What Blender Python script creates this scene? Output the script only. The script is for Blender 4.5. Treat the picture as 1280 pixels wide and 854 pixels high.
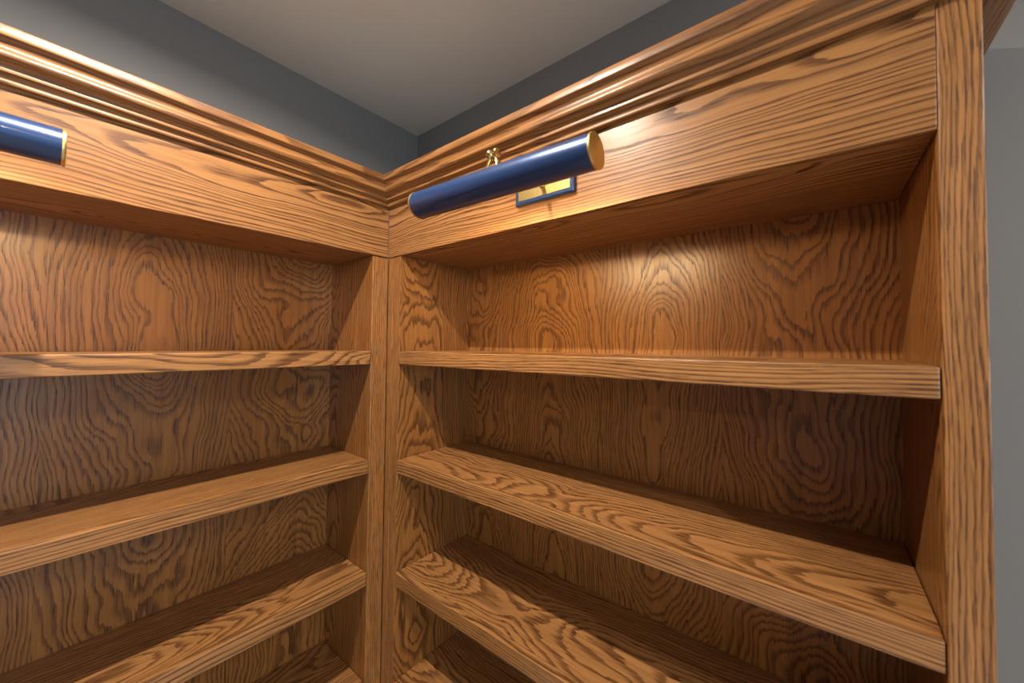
import bpy, bmesh, math, random
from mathutils import Matrix, Vector

# ---------------------------------------------------------------- start
for o in list(bpy.data.objects): bpy.data.objects.remove(o)
scene = bpy.context.scene
COL = scene.collection
H0 = 1.853                      # height of the underside of the fascia above the floor
CEIL = H0 + 0.587

# ---------------------------------------------------------------- camera
yaw, pit, rol = math.radians(35.0967), math.radians(1.4551), math.radians(0.4157)
F = Vector((-math.sin(yaw)*math.cos(pit), math.cos(yaw)*math.cos(pit), math.sin(pit)))
R = Vector((math.cos(yaw), math.sin(yaw), 0)); U = R.cross(F)
R2 = R*math.cos(rol) + U*math.sin(rol); U2 = U*math.cos(rol) - R*math.sin(rol)
cd = bpy.data.cameras.new('camera'); cam = bpy.data.objects.new('camera', cd); COL.objects.link(cam)
cam.matrix_world = Matrix(((R2.x, U2.x, -F.x, 1.0596), (R2.y, U2.y, -F.y, -0.6036),
                           (R2.z, U2.z, -F.z, H0-0.2577), (0, 0, 0, 1)))
cd.sensor_width = 36; cd.lens = 36*459.36/1280
cd.shift_x = -(699.92-640)/1280; cd.shift_y = (419.31-427)/1280
cd.clip_start = 0.02
cd.dof.use_dof = True; cd.dof.focus_distance = 1.15; cd.dof.aperture_fstop = 4.0
scene.camera = cam

# ---------------------------------------------------------------- world, lights, exposure
w = bpy.data.worlds.new('world'); scene.world = w; w.use_nodes = True
w.node_tree.nodes['Background'].inputs[0].default_value = (0.55, 0.65, 0.8, 1)
w.node_tree.nodes['Background'].inputs[1].default_value = 0.6
scene.view_settings.view_transform = 'Standard'; scene.view_settings.look = 'None'
scene.view_settings.exposure = -0.06; scene.view_settings.gamma = 1.0
scene.view_settings.use_curve_mapping = False

WARM = (1.0, 0.89, 0.76)
DOWN = [(0.48, -0.56, 22), (2.05, -2.0, 2), (2.2, -0.75, 14), (2.9, -2.6, 28)]   # x, y, watts; last two are added fill for right wall and ceiling
LAMP_STRENGTH = 230.0
def area(name, loc, rot, size, sizey, watts, col, shape='RECTANGLE', spread=180):
    l = bpy.data.lights.new(name, 'AREA'); l.shape = shape; l.size = size
    if sizey: l.size_y = sizey
    l.energy = watts; l.color = col; l.spread = math.radians(spread)
    o = bpy.data.objects.new(name, l); COL.objects.link(o); o.location = loc; o.rotation_euler = rot
    return o
# daylight coming in through the window of the side wall
area('window_daylight', (3.50, -1.6, 1.45), (0, math.radians(90), 0), 1.3, 1.3, 16, (0.60, 0.86, 1.0))

# ---------------------------------------------------------------- node helpers
class NT:
    def __init__(s, name):
        s.m = bpy.data.materials.new(name); s.m.use_nodes = True; s.t = s.m.node_tree
        s.b = s.t.nodes['Principled BSDF']
    def n(s, typ, **kw):
        x = s.t.nodes.new(typ)
        for k, v in kw.items(): setattr(x, k, v)
        return x
    def lk(s, a, b): s.t.links.new(a, b)
    def put(s, sock, v):
        if hasattr(v, 'is_linked') or isinstance(v, bpy.types.NodeSocket): s.lk(v, sock)
        else: sock.default_value = v
    def ma(s, op, a, b=0.0, c=None, clamp=False):
        x = s.n('ShaderNodeMath', operation=op); x.use_clamp = clamp
        s.put(x.inputs[0], a); s.put(x.inputs[1], b)
        if c is not None: s.put(x.inputs[2], c)
        return x.outputs[0]
    def vec(s, a, b, c):
        x = s.n('ShaderNodeCombineXYZ')
        for i, v in enumerate((a, b, c)): s.put(x.inputs[i], v)
        return x.outputs[0]
    def noise(s, v, scale=1.0, detail=2.0, rough=0.5):
        x = s.n('ShaderNodeTexNoise'); s.lk(v, x.inputs['Vector'])
        x.inputs['Scale'].default_value = scale; x.inputs['Detail'].default_value = detail
        x.inputs['Roughness'].default_value = rough
        return x.outputs[0]
    def sstep(s, v, a, b):
        x = s.n('ShaderNodeMapRange', interpolation_type='SMOOTHSTEP'); s.put(x.inputs[0], v)
        x.inputs[1].default_value = a; x.inputs[2].default_value = b
        return x.outputs[0]
    def mix(s, f, a, b):
        x = s.n('ShaderNodeMix', data_type='RGBA'); s.put(x.inputs[0], f)
        s.put(x.inputs[6], a); s.put(x.inputs[7], b)
        return x.outputs[2]

def oak(name, ring=0.0045, base=0.05, slope=0.05, warp=0.03, jag=0.35, jagw=90, jagg=10, leaf=0.0,
        light=(0.385, 0.180, 0.060, 1), dark=(0.080, 0.026, 0.006, 1), strength=0.85, rough=0.34, pore_g=18, spec=0.5, tlen=2.2, finew=0.12, porew=0.25, vary=5.0):
    """Varnished oak: growth rings cut by the board, drawn in each board's own (grain, width, thickness) space."""
    N = NT(name)
    at = N.n('ShaderNodeAttribute', attribute_name='gr'); sp = N.n('ShaderNodeSeparateXYZ'); N.lk(at.outputs['Vector'], sp.inputs[0])
    g, wd, th = sp.outputs
    if leaf:
        k = N.ma('FLOOR', N.ma('DIVIDE', wd, leaf))
        par = N.ma('SUBTRACT', N.ma('MULTIPLY', N.ma('ABSOLUTE', N.ma('MODULO', k, 2.0)), 2.0), 1.0)
        loc = N.ma('SUBTRACT', N.ma('SUBTRACT', wd, N.ma('MULTIPLY', k, leaf)), leaf*0.5)
        loc = N.ma('MULTIPLY', loc, par)
        g = N.ma('ADD', g, N.ma('MULTIPLY', k, 1.37))
        wl = loc
    else:
        wl = wd
    # slow wander of the pith line along the board
    n1 = N.ma('SUBTRACT', N.noise(N.vec(N.ma('MULTIPLY', g, tlen), N.ma('MULTIPLY', wl, 4.0), 0.3), 1.0, 2.0), 0.5)
    n2 = N.ma('SUBTRACT', N.noise(N.vec(N.ma('MULTIPLY', g, 1.7), N.ma('MULTIPLY', wl, 5.0), 7.7), 1.0, 1.0), 0.5)
    n3 = N.ma('SUBTRACT', N.noise(N.vec(N.ma('MULTIPLY', g, 7.0), N.ma('MULTIPLY', wl, 26.0), 3.1), 1.0, 2.0), 0.5)
    D = N.ma('ADD', N.ma('ADD', N.ma('MULTIPLY', N.ma('PINGPONG', g, 1.0), slope), base), N.ma('MULTIPLY', n1, warp*2))
    D = N.ma('ADD', D, N.ma('MULTIPLY', n3, warp*finew))
    D = N.ma('ADD', D, th)
    W = N.ma('ADD', wl, N.ma('MULTIPLY', n2, 0.07))
    r = N.ma('SQRT', N.ma('ADD', N.ma('MULTIPLY', W, W), N.ma('MULTIPLY', D, D)))
    jn = N.noise(N.vec(N.ma('MULTIPLY', g, jagg), N.ma('MULTIPLY', wl, jagw), 1.9), 1.0, 3.0, 0.6)
    ph = N.ma('ADD', N.ma('DIVIDE', r, ring), N.ma('MULTIPLY', jn, jag*4))
    ph = N.ma('ADD', ph, N.ma('MULTIPLY', N.noise(N.vec(N.ma('MULTIPLY', r, 28.0), 0.0, 5.0), 1.0, 1.0), vary))
    fr = N.ma('FRACT', ph)
    # earlywood: abrupt edge on one side, slow fade on the other; width varies from ring to ring
    rw = N.noise(N.vec(N.ma('MULTIPLY', N.ma('FLOOR', ph), 3.31), 0.0, 0.0), 1.0, 0.0)
    edge = N.ma('ADD', 0.22, N.ma('MULTIPLY', rw, 0.75))
    m = N.ma('SUBTRACT', 1.0, N.ma('DIVIDE', fr, edge), clamp=True)
    m = N.ma('POWER', N.sstep(m, 0.0, 0.75), 0.9)
    m = N.ma('MULTIPLY', m, N.sstep(fr, 0.0, 0.06))
    # pores: fine dashes along the grain
    p = N.noise(N.vec(N.ma('MULTIPLY', g, pore_g), N.ma('MULTIPLY', wd, 480.0), N.ma('MULTIPLY', th, 480.0)), 1.0, 2.0, 0.6)
    pm = N.sstep(p, 0.50, 0.68)
    fib = N.noise(N.vec(N.ma('MULTIPLY', g, 3.0), N.ma('MULTIPLY', wd, 90.0), N.ma('MULTIPLY', th, 90.0)), 1.0, 3.0, 0.6)
    fac = N.ma('MULTIPLY', m, N.ma('ADD', 0.78, N.ma('MULTIPLY', pm, 0.5)))
    fac = N.ma('ADD', fac, N.ma('MULTIPLY', pm, porew))
    fac = N.ma('MULTIPLY', fac, strength, clamp=True)
    big = N.noise(N.vec(N.ma('MULTIPLY', g, 1.0), N.ma('MULTIPLY', wd, 6.0), th), 1.0, 1.0)
    lt = N.mix(N.sstep(fib, 0.3, 0.7), tuple(c*0.80 for c in light[:3])+(1,), tuple(min(1, c*1.12) for c in light[:3])+(1,))
    lt = N.mix(N.ma('MULTIPLY', N.sstep(big, 0.35, 0.7), 0.35), lt, (light[0]*0.86, light[1]*0.78, light[2]*0.66, 1))
    colr = N.mix(fac, lt, dark)
    N.lk(colr, N.b.inputs['Base Color'])
    N.lk(N.ma('ADD', rough, N.ma('MULTIPLY', fac, 0.12)), N.b.inputs['Roughness'])
    bp = N.n('ShaderNodeBump'); bp.inputs['Strength'].default_value = 0.25; bp.inputs['Distance'].default_value = 0.0006
    N.lk(N.ma('MULTIPLY', N.ma('ADD', N.ma('MULTIPLY', pm, m), N.ma('MULTIPLY', pm, 0.4)), -1.0), bp.inputs['Height'])
    N.lk(bp.outputs[0], N.b.inputs['Normal'])
    N.b.inputs['Specular IOR Level'].default_value = spec; N.b.inputs['Coat Weight'].default_value = 0.15 if spec > .4 else 0.05; N.b.inputs['Coat Roughness'].default_value = 0.25
    return N.m

def paint(name, col, rough=0.6, bump=0.1, scale=300):
    N = NT(name); tc = N.n('ShaderNodeTexCoord')
    nz = N.noise(tc.outputs['Object'], scale, 3.0)
    lo = N.noise(tc.outputs['Object'], 1.3, 2.0)
    N.lk(N.mix(N.sstep(lo, 0.3, 0.7), tuple(c*0.96 for c in col)+(1,), tuple(c*1.03 for c in col)+(1,)), N.b.inputs['Base Color'])
    N.b.inputs['Roughness'].default_value = rough
    bp = N.n('ShaderNodeBump'); bp.inputs['Strength'].default_value = bump; bp.inputs['Distance'].default_value = 0.0008
    N.lk(nz, bp.inputs['Height']); N.lk(bp.outputs[0], N.b.inputs['Normal'])
    return N.m

def metal(name, col, rough=0.3, metallic=1.0, coat=0.0):
    N = NT(name); tc = N.n('ShaderNodeTexCoord')
    nz = N.noise(tc.outputs['Object'], 120, 4.0)
    N.b.inputs['Base Color'].default_value = (*col, 1); N.b.inputs['Metallic'].default_value = metallic
    N.lk(N.ma('ADD', rough-0.04, N.ma('MULTIPLY', nz, 0.08)), N.b.inputs['Roughness'])
    N.b.inputs['Coat Weight'].default_value = coat; N.b.inputs['Coat Roughness'].default_value = 0.08
    return N.m

def emit(name, col, strength):
    N = NT(name); N.b.inputs['Base Color'].default_value = (0.9, 0.9, 0.9, 1)
    N.b.inputs['Emission Color'].default_value = (*col, 1); N.b.inputs['Emission Strength'].default_value = strength
    return N.m

M_shelf = oak('oak_shelf', ring=0.0060, base=0.05, slope=0.09, warp=0.04, jag=0.26, jagw=90, jagg=9, porew=0.4)
M_fascia = oak('oak_fascia', ring=0.0068, base=0.03, slope=0.05, warp=0.04, jag=0.16, jagw=60, jagg=5, strength=1.0, spec=0.3, rough=0.36, light=(0.35, 0.165, 0.058, 1))
M_veneer = oak('oak_veneer', ring=0.0080, base=0.05, slope=0.14, warp=0.075, jag=0.26, jagw=110, jagg=14, leaf=0.30, tlen=3.2, finew=0.07,
               strength=0.76, light=(0.350, 0.148, 0.038, 1), dark=(0.066, 0.020, 0.004, 1))
M_side = oak('oak_side_veneer', ring=0.0062, base=0.10, slope=0.08, warp=0.05, jag=0.30, jagw=60, jagg=7, light=(0.31, 0.130, 0.033, 1), dark=(0.066, 0.020, 0.004, 1))
M_stile = oak('oak_stile', ring=0.0050, base=0.03, slope=0.01, warp=0.02, jag=0.25, jagw=300, jagg=14, strength=0.9, light=(0.35, 0.155, 0.045, 1), dark=(0.085, 0.028, 0.007, 1), pore_g=26, porew=0.55)
M_nose = oak('oak_edge', ring=0.0062, base=0.03, slope=0.03, warp=0.05, jag=0.15, jagw=120, jagg=5, strength=0.95, porew=0.45)
M_crown = oak('oak_crown', ring=0.0060, base=0.20, slope=0.03, warp=0.02, jag=0.10, jagw=40, jagg=2, strength=0.7, finew=0.03, light=(0.32, 0.145, 0.047, 1), dark=(0.075, 0.024, 0.005, 1))
M_wall = paint('wall_paint', (0.235, 0.231, 0.234), 0.6)
M_ceil = paint('ceiling_paint', (0.86, 0.82, 0.76), 0.8)
M_floor = paint('beige_carpet', (0.66, 0.63, 0.60), 0.9, 0.5, 500)
M_navy = metal('navy_enamel', (0.018, 0.046, 0.14), 0.30, 0.35, 0.5)
M_brass = metal('satin_brass', (0.74, 0.54, 0.20), 0.36)
M_pol = metal('polished_brass', (0.75, 0.55, 0.22), 0.18)
M_white = paint('white_trim', (0.75, 0.74, 0.72), 0.4)
M_glow = emit('downlight_glow', WARM, 8)
M_bulb = emit('lamp_glow', (1.0, 0.76, 0.44), LAMP_STRENGTH)
M_refl = paint('shade_inside', (0.85, 0.85, 0.82), 0.5)
M_sky = emit('window_sky', (0.72, 0.86, 1.0), 2.0)

# ---------------------------------------------------------------- mesh helpers
rnd = random.Random(11)
def thing(name, label, cat, loc=(0, 0, 0), group=None):
    o = bpy.data.objects.new(name, None); COL.objects.link(o); o.location = loc
    o.empty_display_size = 0.05
    o['label'] = label; o['category'] = cat
    if group: o['group'] = group
    return o
def finish(name, bm, mat, parent=None, smooth=False):
    me = bpy.data.meshes.new(name); bm.normal_update(); bm.to_mesh(me); bm.free()
    o = bpy.data.objects.new(name, me); COL.objects.link(o); me.materials.append(mat)
    if smooth:
        for p in me.polygons: p.use_smooth = True
    if parent: o.parent = parent
    return o
def set_grain(o, axes, off=None, centre=None, world=(0, 0, 0)):
    """axes such as 'xyz': grain axis, width axis, thickness axis"""
    me = o.data; ix = ['xyz'.index(a) for a in axes]
    cs = [v.co for v in me.vertices]
    mid = [(min(c[i] for c in cs)+max(c[i] for c in cs))/2 for i in range(3)] if centre is None else centre
    if off is None: off = (rnd.uniform(0, 40), rnd.uniform(-0.02, 0.02), rnd.uniform(0, 0.02))
    a = me.attributes.new('gr', 'FLOAT_VECTOR', 'POINT')
    vals = []
    for c in cs:
        for k, i in enumerate(ix): vals.append(c[i]-mid[i]+off[k])
    a.data.foreach_set('vector', vals)
def board(name, lo, hi, axes, mat, parent=None, bev=0.0015, off=None, kind=None):
    if off is None and mat in (M_stile, M_nose): off = (rnd.uniform(0, 40), 0.24+rnd.uniform(0, 0.1), 0)
    """a bevelled rectangular board, coordinates relative to its parent's origin"""
    bm = bmesh.new(); bmesh.ops.create_cube(bm, size=1)
    for v in bm.verts:
        for i in range(3): v.co[i] = lo[i] if v.co[i] < 0 else hi[i]
    if bev: bmesh.ops.bevel(bm, geom=bm.edges[:], offset=bev, segments=2, profile=0.5, affect='EDGES')
    o = finish(name, bm, mat, parent); set_grain(o, axes, off)
    if kind: o['kind'] = kind
    return o
def plain(name, lo, hi, mat, parent=None, bev=0.0, kind=None):
    bm = bmesh.new(); bmesh.ops.create_cube(bm, size=1)
    for v in bm.verts:
        for i in range(3): v.co[i] = lo[i] if v.co[i] < 0 else hi[i]
    if bev: bmesh.ops.bevel(bm, geom=bm.edges[:], offset=bev, segments=2, profile=0.5, affect='EDGES')
    o = finish(name, bm, mat, parent)
    if kind: o['kind'] = kind
    return o

# ---------------------------------------------------------------- the room
WX, WY = -0.268, 0.268
plain('wall_left', (WX-0.12, -3.6, 0), (WX, WY+0.12, CEIL), M_wall, kind='structure')
plain('wall_back', (WX, WY, 0), (3.6, WY+0.12, CEIL), M_wall, kind='structure')
plain('wall_front', (WX, -3.6, 0), (3.6, -3.48, CEIL), M_wall, kind='structure')
def right_wall():
    bm = bmesh.new()
    for lo, hi in (((3.6, -3.6, 0), (3.72, -2.3, CEIL)), ((3.6, -0.9, 0), (3.72, WY+0.12, CEIL)),
                   ((3.6, -2.3, 0), (3.72, -0.9, 0.75)), ((3.6, -2.3, 2.15), (3.72, -0.9, CEIL))):
        r = bmesh.ops.create_cube(bm, size=1)
        for v in r['verts']:
            for i in range(3): v.co[i] = lo[i] if v.co[i] < 0 else hi[i]
    o = finish('wall_right', bm, M_wall); o['kind'] = 'structure'
right_wall()
wn = plain('window_1', (3.655, -2.3, 0.75), (3.66, -0.9, 2.15), M_sky, kind='structure')
for k, (lo, hi) in enumerate((((3.57, -2.38, 0.67), (3.62, -2.3, 2.23)), ((3.57, -0.9, 0.67), (3.62, -0.82, 2.23)),
                              ((3.57, -2.3, 2.15), (3.62, -0.9, 2.23)), ((3.57, -2.3, 0.67), (3.62, -0.9, 0.75)))):
    plain('window_frame', lo, hi, M_white, wn, 0.003)
plain('ceiling', (WX-0.12, -3.6, CEIL), (3.72, WY+0.12, CEIL+0.1), M_ceil, kind='structure')
fl = board('floor', (WX-0.12, -3.6, -0.1), (3.72, WY+0.12, 0), 'xyz', M_floor, bev=0, kind='structure')

# ---------------------------------------------------------------- crown moulding
PROF = [(0.0, .1500), (.0095, .1503), (.0106, .1520), (.0106, .1545), (.0098, .1562), (.0092, .1575), (.0100, .1600), (.0125, .1632),
        (.0165, .1648), (.0184, .1655), (.0190, .1675), (.0186, .1700), (.0172, .1712), (.0168, .1730), (.0180, .1760), (.0215, .1788),
        (.0265, .1805), (.0305, .1825), (.0330, .1855), (.0335, .1885), (.0325, .1920), (.0305, .1955), (.0295, .1990), (.0300, .2025),
        (.0325, .2065), (.0365, .2100), (.0402, .2118), (.0410, .2130), (.0412, .2145), (.0412, .2275), (.0404, .2287), (.0385, .2292), (-.012, .2292), (-.012, .150)]
def sweep(name, path, mat, parent, axes, smooth_angle=35):
    """path: function(p, end) -> xy for the start (0) and end (1) of the run, p the profile's projection"""
    bm = bmesh.new(); n = len(PROF); S = 24
    rows = []
    for k in range(S+1):
        f = k/S; row = []
        for p, z in PROF:
            a = path(p, 0); b = path(p, 1)
            row.append(bm.verts.new((a[0]*(1-f)+b[0]*f, a[1]*(1-f)+b[1]*f, z)))
        rows.append(row)
    for k in range(S):
        for i in range(n):
            j = (i+1) % n
            bm.faces.new((rows[k][i], rows[k][j], rows[k+1][j], rows[k+1][i]))
    bm.faces.new(rows[0][::-1]); bm.faces.new(rows[-1])
    bmesh.ops.recalc_face_normals(bm, faces=bm.faces[:])
    o = finish(name, bm, mat, parent, True)
    for e in o.data.edges: pass
    o.data.set_sharp_from_angle(angle=math.radians(smooth_angle))
    set_grain(o, axes)
    return o

# ---------------------------------------------------------------- right bookcase (along the back wall)
XR, WR = 1.1772, 0.0376
XE = XR+WR
BK = 0.2603
FL = -H0                                  # floor, relative to the cases' own origin height
rc = thing('bookcase', 'built-in oak bookcase on the right, with the pale grained end post and whole picture light', 'bookcase', (0, 0, H0))
board('back_panel', (0.05, BK, FL+.08), (XR+.005, BK+.0065, 0.01), 'zxy', M_veneer, rc, 0, off=(3.35, 0.93, 0))
board('side_panel', (0.044, 0.0035, FL), (0.062, BK-.0002, 0.0), 'zyx', M_side, rc, 0.0005, off=(2.2, 0.06, 0.0))
board('side_panel', (XR+.0008, 0.018, FL), (XE-.0015, WY-.0015, 0.2), 'zyx', M_side, rc, 0.0005, off=(7.7, 0.16, 0.0))
board('stile', (0.0236, 0.0028, FL), (0.0618, 0.0225, -0.0005), 'zxy', M_stile, rc, 0.0016)
board('filler_strip', (-0.0026, 0.0029, FL), (0.0226, 0.0220, -0.0005), 'zxy', M_stile, rc, 0.0014)
board('end_post', (XR, -0.0006, FL), (XE, 0.0200, 0.2285), 'zxy', M_stile, rc, 0.0018)
board('fascia', (0.0004, 0.0, 0.0), (XR-.0004, 0.0200, 0.2280), 'xzy', M_fascia, rc, 0.0012, off=(5.30, -0.03, 0))
board('soffit_panel', (0.0205, 0.0205, 0.0006), (XR-.001, BK-.0005, 0.0190), 'xyz', M_fascia, rc, 0.0, off=(12.1, 0.12, 0.01))
board('bottom_panel', (0.0625, 0.0, FL+.08), (XR-.001, BK-.0005, FL+.10), 'xyz', M_shelf, rc, 0.001)
board('plinth', (0.0625, 0.03, FL), (XR-.001, 0.05, FL+.0795), 'xzy', M_fascia, rc, 0.001)
sweep('crown_moulding', lambda p, e: (p, -p) if e == 0 else (XE+1.66*p, -p), M_crown, rc, 'xzy')
sweep('crown_return', lambda p, e: (XE+1.66*p, -p) if e == 0 else (XE+1.66*p, WY-.001), M_crown, rc, 'yzx')

# ---------------------------------------------------------------- left bookcase (along the left wall)
WL = 0.0447; YE = -1.53
lc = thing('bookcase', 'built-in oak bookcase on the left, cut off by the left edge of the picture', 'bookcase', (0, 0, H0))
board('back_panel', (-BK-.0065, YE-.005, FL+.08), (-BK, -0.035, 0.01), 'zyx', M_veneer, lc, 0, off=(9.15, 0.71, 0))
board('side_panel', (-BK+.0002, -WL, FL), (-0.0035, -WL+.018, 0.0), 'zxy', M_side, lc, 0.0005, off=(4.4, 0.10, 0.0))
board('side_panel', (WX+.0015, YE-.036, FL), (-0.018, YE-.0008, 0.2), 'zxy', M_side, lc, 0.0005)
board('stile', (-0.0225, -WL+.0002, FL), (-0.0028, 0.0026, -0.0005), 'zyx', M_stile, lc, 0.0016)
board('end_post', (-0.0200, YE-.0376, FL), (0.0006, YE, 0.2285), 'zyx', M_stile, lc, 0.0018)
board('fascia', (-0.0200, YE+.0004, 0.0), (0.0, -0.0004, 0.2280), 'yzx', M_fascia, lc, 0.0012, off=(31.42, -0.01, 0))
board('soffit_panel', (-BK+.0005, YE+.001, 0.0006), (-0.0205, -0.0205, 0.0190), 'yxz', M_fascia, lc, 0.0)
board('bottom_panel', (-BK+.0005, YE+.001, FL+.08), (0.0, -WL-.0005, FL+.10), 'yxz', M_shelf, lc, 0.001)
board('plinth', (-0.05, YE+.001, FL), (-0.03, -WL-.0005, FL+.0795), 'yzx', M_fascia, lc, 0.001)
sweep('crown_moulding', lambda p, e: (p, -p) if e == 0 else (p, YE-.0376-1.2*p), M_crown, lc, 'yzx')

# ---------------------------------------------------------------- shelves
TH = 0.0383
SZ = [-.2802, -.5934, -.9125, -1.2200]
RL = ['right-hand bookcase shelf at eye level, its broad top seen only edge-on',
      'right-hand bookcase shelf, second down, wide lit top running to the end post',
      'right-hand bookcase shelf, third down, with bold cathedral grain on its top',
      'right-hand bookcase lowest shelf in view, mostly in shadow at the bottom edge']
LL = ['left-hand bookcase shelf at eye level, seen only as a thin front edge',
      'left-hand bookcase shelf, second down, sloping across the left of the picture',
      'left-hand bookcase shelf, third down, with dark streaky grain on its top',
      'left-hand bookcase lowest shelf in view, just a corner beside the centre stile']
for k, z in enumerate(SZ):
    s = thing('shelf', 'varnished oak ' + RL[k], 'shelf', (0, 0, H0+z), 'adjustable shelves in the right-hand bookcase')
    board('shelf_board', (0.0636, 0.0190, -TH), (XR-.0012, BK-.0015, 0), 'xyz', M_shelf, s, 0.0004, off=(2.9+6.13*k, [.02, .09, 0.03, .05][k], 0))
    board('nosing', (0.0636, 0.0012, -TH), (XR-.0012, 0.0188, 0.0), 'xzy', M_nose, s, 0.0022, off=(1.1+3.7*k, 0.26, 0.03))
    s = thing('shelf', 'varnished oak ' + LL[k], 'shelf', (0, 0, H0+z), 'adjustable shelves in the left-hand bookcase')
    board('shelf_board', (-BK+.0015, YE+.0012, -TH), (-0.0190, -WL-.0014, 0), 'yxz', M_shelf, s, 0.0004, off=(15.7+4.37*k, [.02, .11, -0.05, .05][k], 0))
    board('nosing', (-0.0188, YE+.0012, -TH), (-0.0012, -WL-.0014, 0.0), 'yzx', M_nose, s, 0.0022, off=(21.1+2.9*k, 0.02 if k == 0 else 0.2, 0.03))

# ---------------------------------------------------------------- picture lights
def tube_arc(r, L, a0, a1, th, seg=40):
    """part cylinder along x, from angle a0 to a1 (0 = +y, 90 = +z), wall thickness th"""
    bm = bmesh.new(); rings = []
    for x in (-L/2, L/2):
        ro = []; ri = []
        for k in range(seg+1):
            a = math.radians(a0+(a1-a0)*k/seg)
            ro.append(bm.verts.new((x, r*math.cos(a), r*math.sin(a))))
            ri.append(bm.verts.new((x, (r-th)*math.cos(a), (r-th)*math.sin(a))))
        rings.append((ro, ri))
    (o0, i0), (o1, i1) = rings
    for k in range(seg):
        bm.faces.new((o0[k], o1[k], o1[k+1], o0[k+1])); bm.faces.new((i0[k+1], i1[k+1], i1[k], i0[k]))
        bm.faces.new((o0[k+1], i0[k+1], i0[k], o0[k])); bm.faces.new((o1[k], i1[k], i1[k+1], o1[k+1]))
    bm.faces.new((o0[0], i0[0], i1[0], o1[0])); bm.faces.new((o1[-1], i1[-1], i0[-1], o0[-1]))
    bmesh.ops.recalc_face_normals(bm, faces=bm.faces[:])
    return bm
def disc_x(r, x0, x1, bev=0.0008, seg=40):
    bm = bmesh.new(); bmesh.ops.create_cone(bm, cap_ends=True, segments=seg, radius1=r, radius2=r, depth=x1-x0,
        matrix=Matrix.Translation(((x0+x1)/2, 0, 0)) @ Matrix.Rotation(math.pi/2, 4, 'Y'))
    if bev:
        ed = [e for e in bm.edges if abs(e.verts[0].co.x-e.verts[1].co.x) < 1e-6]
        bmesh.ops.bevel(bm, geom=ed, offset=bev, segments=2, profile=.5, affect='EDGES')
    return bm
def rod(pts, rad, seg=12):
    """round tube along a list of points"""
    bm = bmesh.new(); rows = []; n = len(pts); pts = [Vector(p) for p in pts]
    rr = rad if isinstance(rad, (list, tuple)) else [rad]*n
    for i, p in enumerate(pts):
        t = (pts[min(i+1, n-1)]-pts[max(i-1, 0)]).normalized()
        side = t.cross(Vector((1, 0, 0))) if abs(t.x) < 0.9 else t.cross(Vector((0, 0, 1)))
        side.normalize(); up = side.cross(t)
        rows.append([bm.verts.new(p + (side*math.cos(2*math.pi*k/seg)+up*math.sin(2*math.pi*k/seg))*rr[i]) for k in range(seg)])
    for i in range(n-1):
        for k in range(seg):
            bm.faces.new((rows[i][k], rows[i][(k+1) % seg], rows[i+1][(k+1) % seg], rows[i+1][k]))
    bm.faces.new(rows[0][::-1]); bm.faces.new(rows[-1])
    bmesh.ops.recalc_face_normals(bm, faces=bm.faces[:])
    return bm
def autosmooth(o, ang=35):
    for p in o.data.polygons: p.use_smooth = True
    o.data.set_sharp_from_angle(angle=math.radians(ang)); return o

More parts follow.
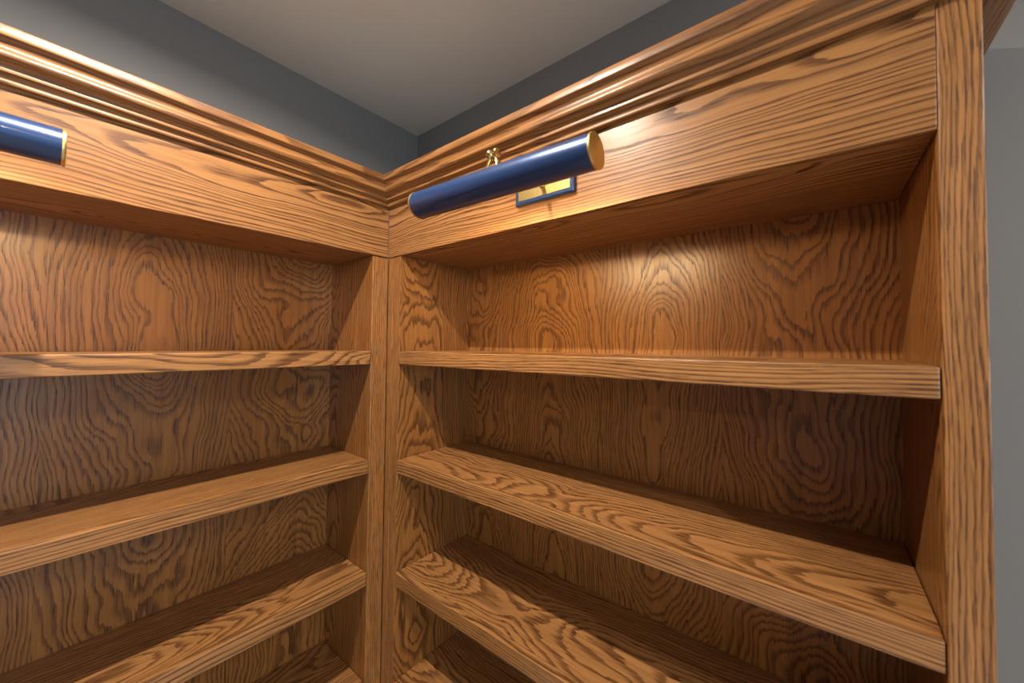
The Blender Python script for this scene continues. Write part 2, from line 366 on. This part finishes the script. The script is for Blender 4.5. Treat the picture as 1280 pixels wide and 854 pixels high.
TL, TR = 0.398, 0.0262
def picture_light(label, loc, rz, yawd, tiltd):
    """origin on the fascia at the back plate's centre; -y points out into the room"""
    t = thing('picture_light', label, 'picture light', loc, 'brass-capped navy picture lights on the bookcases')
    t.rotation_euler = (0, 0, rz)
    # back plate
    bm = bmesh.new(); w_, h_ = 0.0755, 0.0318; b = 0.0075
    def ring(wx, hz, y): return [bm.verts.new((sx*wx, y, sz*hz)) for sx, sz in ((-1, -1), (1, -1), (1, 1), (-1, 1))]
    rs = [ring(w_, h_, -0.0002), ring(w_, h_, -0.008), ring(w_-.0018, h_-.0018, -0.0100), ring(w_-b, h_-b, -0.0100), ring(w_-b-.0008, h_-b-.0008, -0.0080)]
    for a, c in zip(rs, rs[1:]):
        for i in range(4): bm.faces.new((a[i], a[(i+1) % 4], c[(i+1) % 4], c[i]))
    bm.faces.new(rs[-1]); bm.faces.new(rs[0][::-1]); bmesh.ops.recalc_face_normals(bm, faces=bm.faces[:])
    bp = finish('back_plate', bm, M_navy, t)
    ins = plain('brass_inset', (-w_+b+.001, -0.0095, -h_+b+.001), (w_-b-.001, -0.0075, h_-b-.001), M_brass, bp, 0.0006)
    ins['label'] = 'brass inset panel'
    # arm
    axis = Vector((0, -0.150, -0.050))                      # tube centre
    arm = autosmooth(finish('arm', rod([(0, -0.008, 0), (0, -0.022, -0.001), (0, -0.045, 0.001), (0, -0.072, -0.002), (0, -0.100, -0.008), (0, -0.125, -0.013), (0, -0.146, -0.006)],
                                  [.0065, .0050, .0042, .0040, .0040, .0040, .0042]), M_pol, t))
    bm = bmesh.new(); bmesh.ops.create_uvsphere(bm, u_segments=20, v_segments=12, radius=0.0095, matrix=Matrix.Translation((0, -0.0105, 0)) @ Matrix.Scale(0.55, 4, (0, 1, 0)))
    autosmooth(finish('arm_boss', bm, M_pol, arm))
    # swivel: ball and thumb disc on top of the shade, two small legs down to it
    bm = bmesh.new()
    bmesh.ops.create_uvsphere(bm, u_segments=20, v_segments=14, radius=0.0088, matrix=Matrix.Translation((-0.006, -0.152, 0.000)))
    sw = autosmooth(finish('swivel_knob', bm, M_pol, t))
    bm = bmesh.new(); bmesh.ops.create_cone(bm, cap_ends=True, segments=24, radius1=.0080, radius2=.0080, depth=.0060, matrix=Matrix.Translation((0.0095, -0.152, 0.000)) @ Matrix.Rotation(math.pi/2, 4, 'Y'))
    bmesh.ops.bevel(bm, geom=[e for e in bm.edges if abs(e.verts[0].co.x-e.verts[1].co.x) < 1e-6], offset=.0012, segments=2, profile=.5, affect='EDGES')
    autosmooth(finish('thumb_disc', bm, M_pol, sw))
    for s in (-1, 1):
        autosmooth(finish('yoke_leg', rod([(s*0.004, -0.152, -0.003), (s*0.0095, -0.153, -0.013), (s*0.0120, -0.154, -0.0245)], [.0028, .0026, .0030]), M_pol, sw))
    # shade, caps and bulbs share a small yaw and tilt
    RT = Matrix.Translation(axis) @ Matrix.Rotation(math.radians(yawd), 4, 'Z') @ Matrix.Rotation(math.radians(-tiltd), 4, 'Y')
    def sub(name, bm, mat, par, smooth=True):
        bm.transform(RT); o = finish(name, bm, mat, par)
        return autosmooth(o) if smooth else o
    sh = sub('shade', tube_arc(TR, TL, -7, 300, 0.0012, 64), M_navy, t)
    sub('reflector', tube_arc(TR-.0014, TL-.002, -6, 299, 0.0006, 48), M_refl, sh)
    for s in (-1, 1):
        c = disc_x(TR+.0005, s*TL/2-.0020, s*TL/2+.0022, 0.0009); 
        e = sub('end_cap', c, M_brass, t); e['label'] = 'brass end cap'
    for s in (-1, 1):
        sub('bulb', disc_x(0.005, s*0.085-0.07, s*0.085+0.07, 0.002, 16), M_bulb, sh)
        sub('bulb_socket', disc_x(0.0095, s*0.172-.018, s*0.172+.018, 0.001, 16), M_brass, sh)
    return t
picture_light('navy picture light with brass end caps above the right-hand bookcase, wholly in view',
              (0.596, 0.0, H0+0.0753), 0.0, 3.5, 0.6)
picture_light('navy picture light at the left edge of the picture, only its end showing',
              (0.0, -0.787, H0+0.0775), math.radians(90), 0.0, 0.0)

# ---------------------------------------------------------------- recessed ceiling lights (above the frame; the last two are added to brighten wall and ceiling)
DL = ['nearest the bookcase corner', 'in the middle of the room', 'added to brighten the bare wall right of the bookcases', 'added in the far corner by the window to brighten the ceiling off the carpet']
for k, (x, y, wt) in enumerate(DOWN):
    t = thing('recessed_downlight', 'white recessed ceiling downlight ' + DL[k], 'ceiling light', (x, y, CEIL), 'recessed ceiling downlights')
    bm = bmesh.new(); n = 40; rows = []
    for r_, z in ((.078, 0), (.078, -.004), (.070, -.006), (.058, -.004), (.056, 0)):
        rows.append([bm.verts.new((r_*math.cos(2*math.pi*i/n), r_*math.sin(2*math.pi*i/n), z)) for i in range(n)])
    for a, b in zip(rows, rows[1:]):
        for i in range(n): bm.faces.new((a[i], b[i], b[(i+1) % n], a[(i+1) % n]))
    bmesh.ops.recalc_face_normals(bm, faces=bm.faces[:])
    autosmooth(finish('trim_ring', bm, M_white, t))
    bm = bmesh.new(); bmesh.ops.create_cone(bm, cap_ends=True, segments=32, radius1=.055, radius2=.055, depth=.002, matrix=Matrix.Translation((0, 0, -.0015)))
    finish('diffuser', bm, M_glow, t)
    a = area('downlight_lamp', (0, 0, -.006), (0, 0, 0), .022 if k == 0 else .09, 0, wt, WARM, 'DISK', 164 if k == 0 else 180); a.parent = t
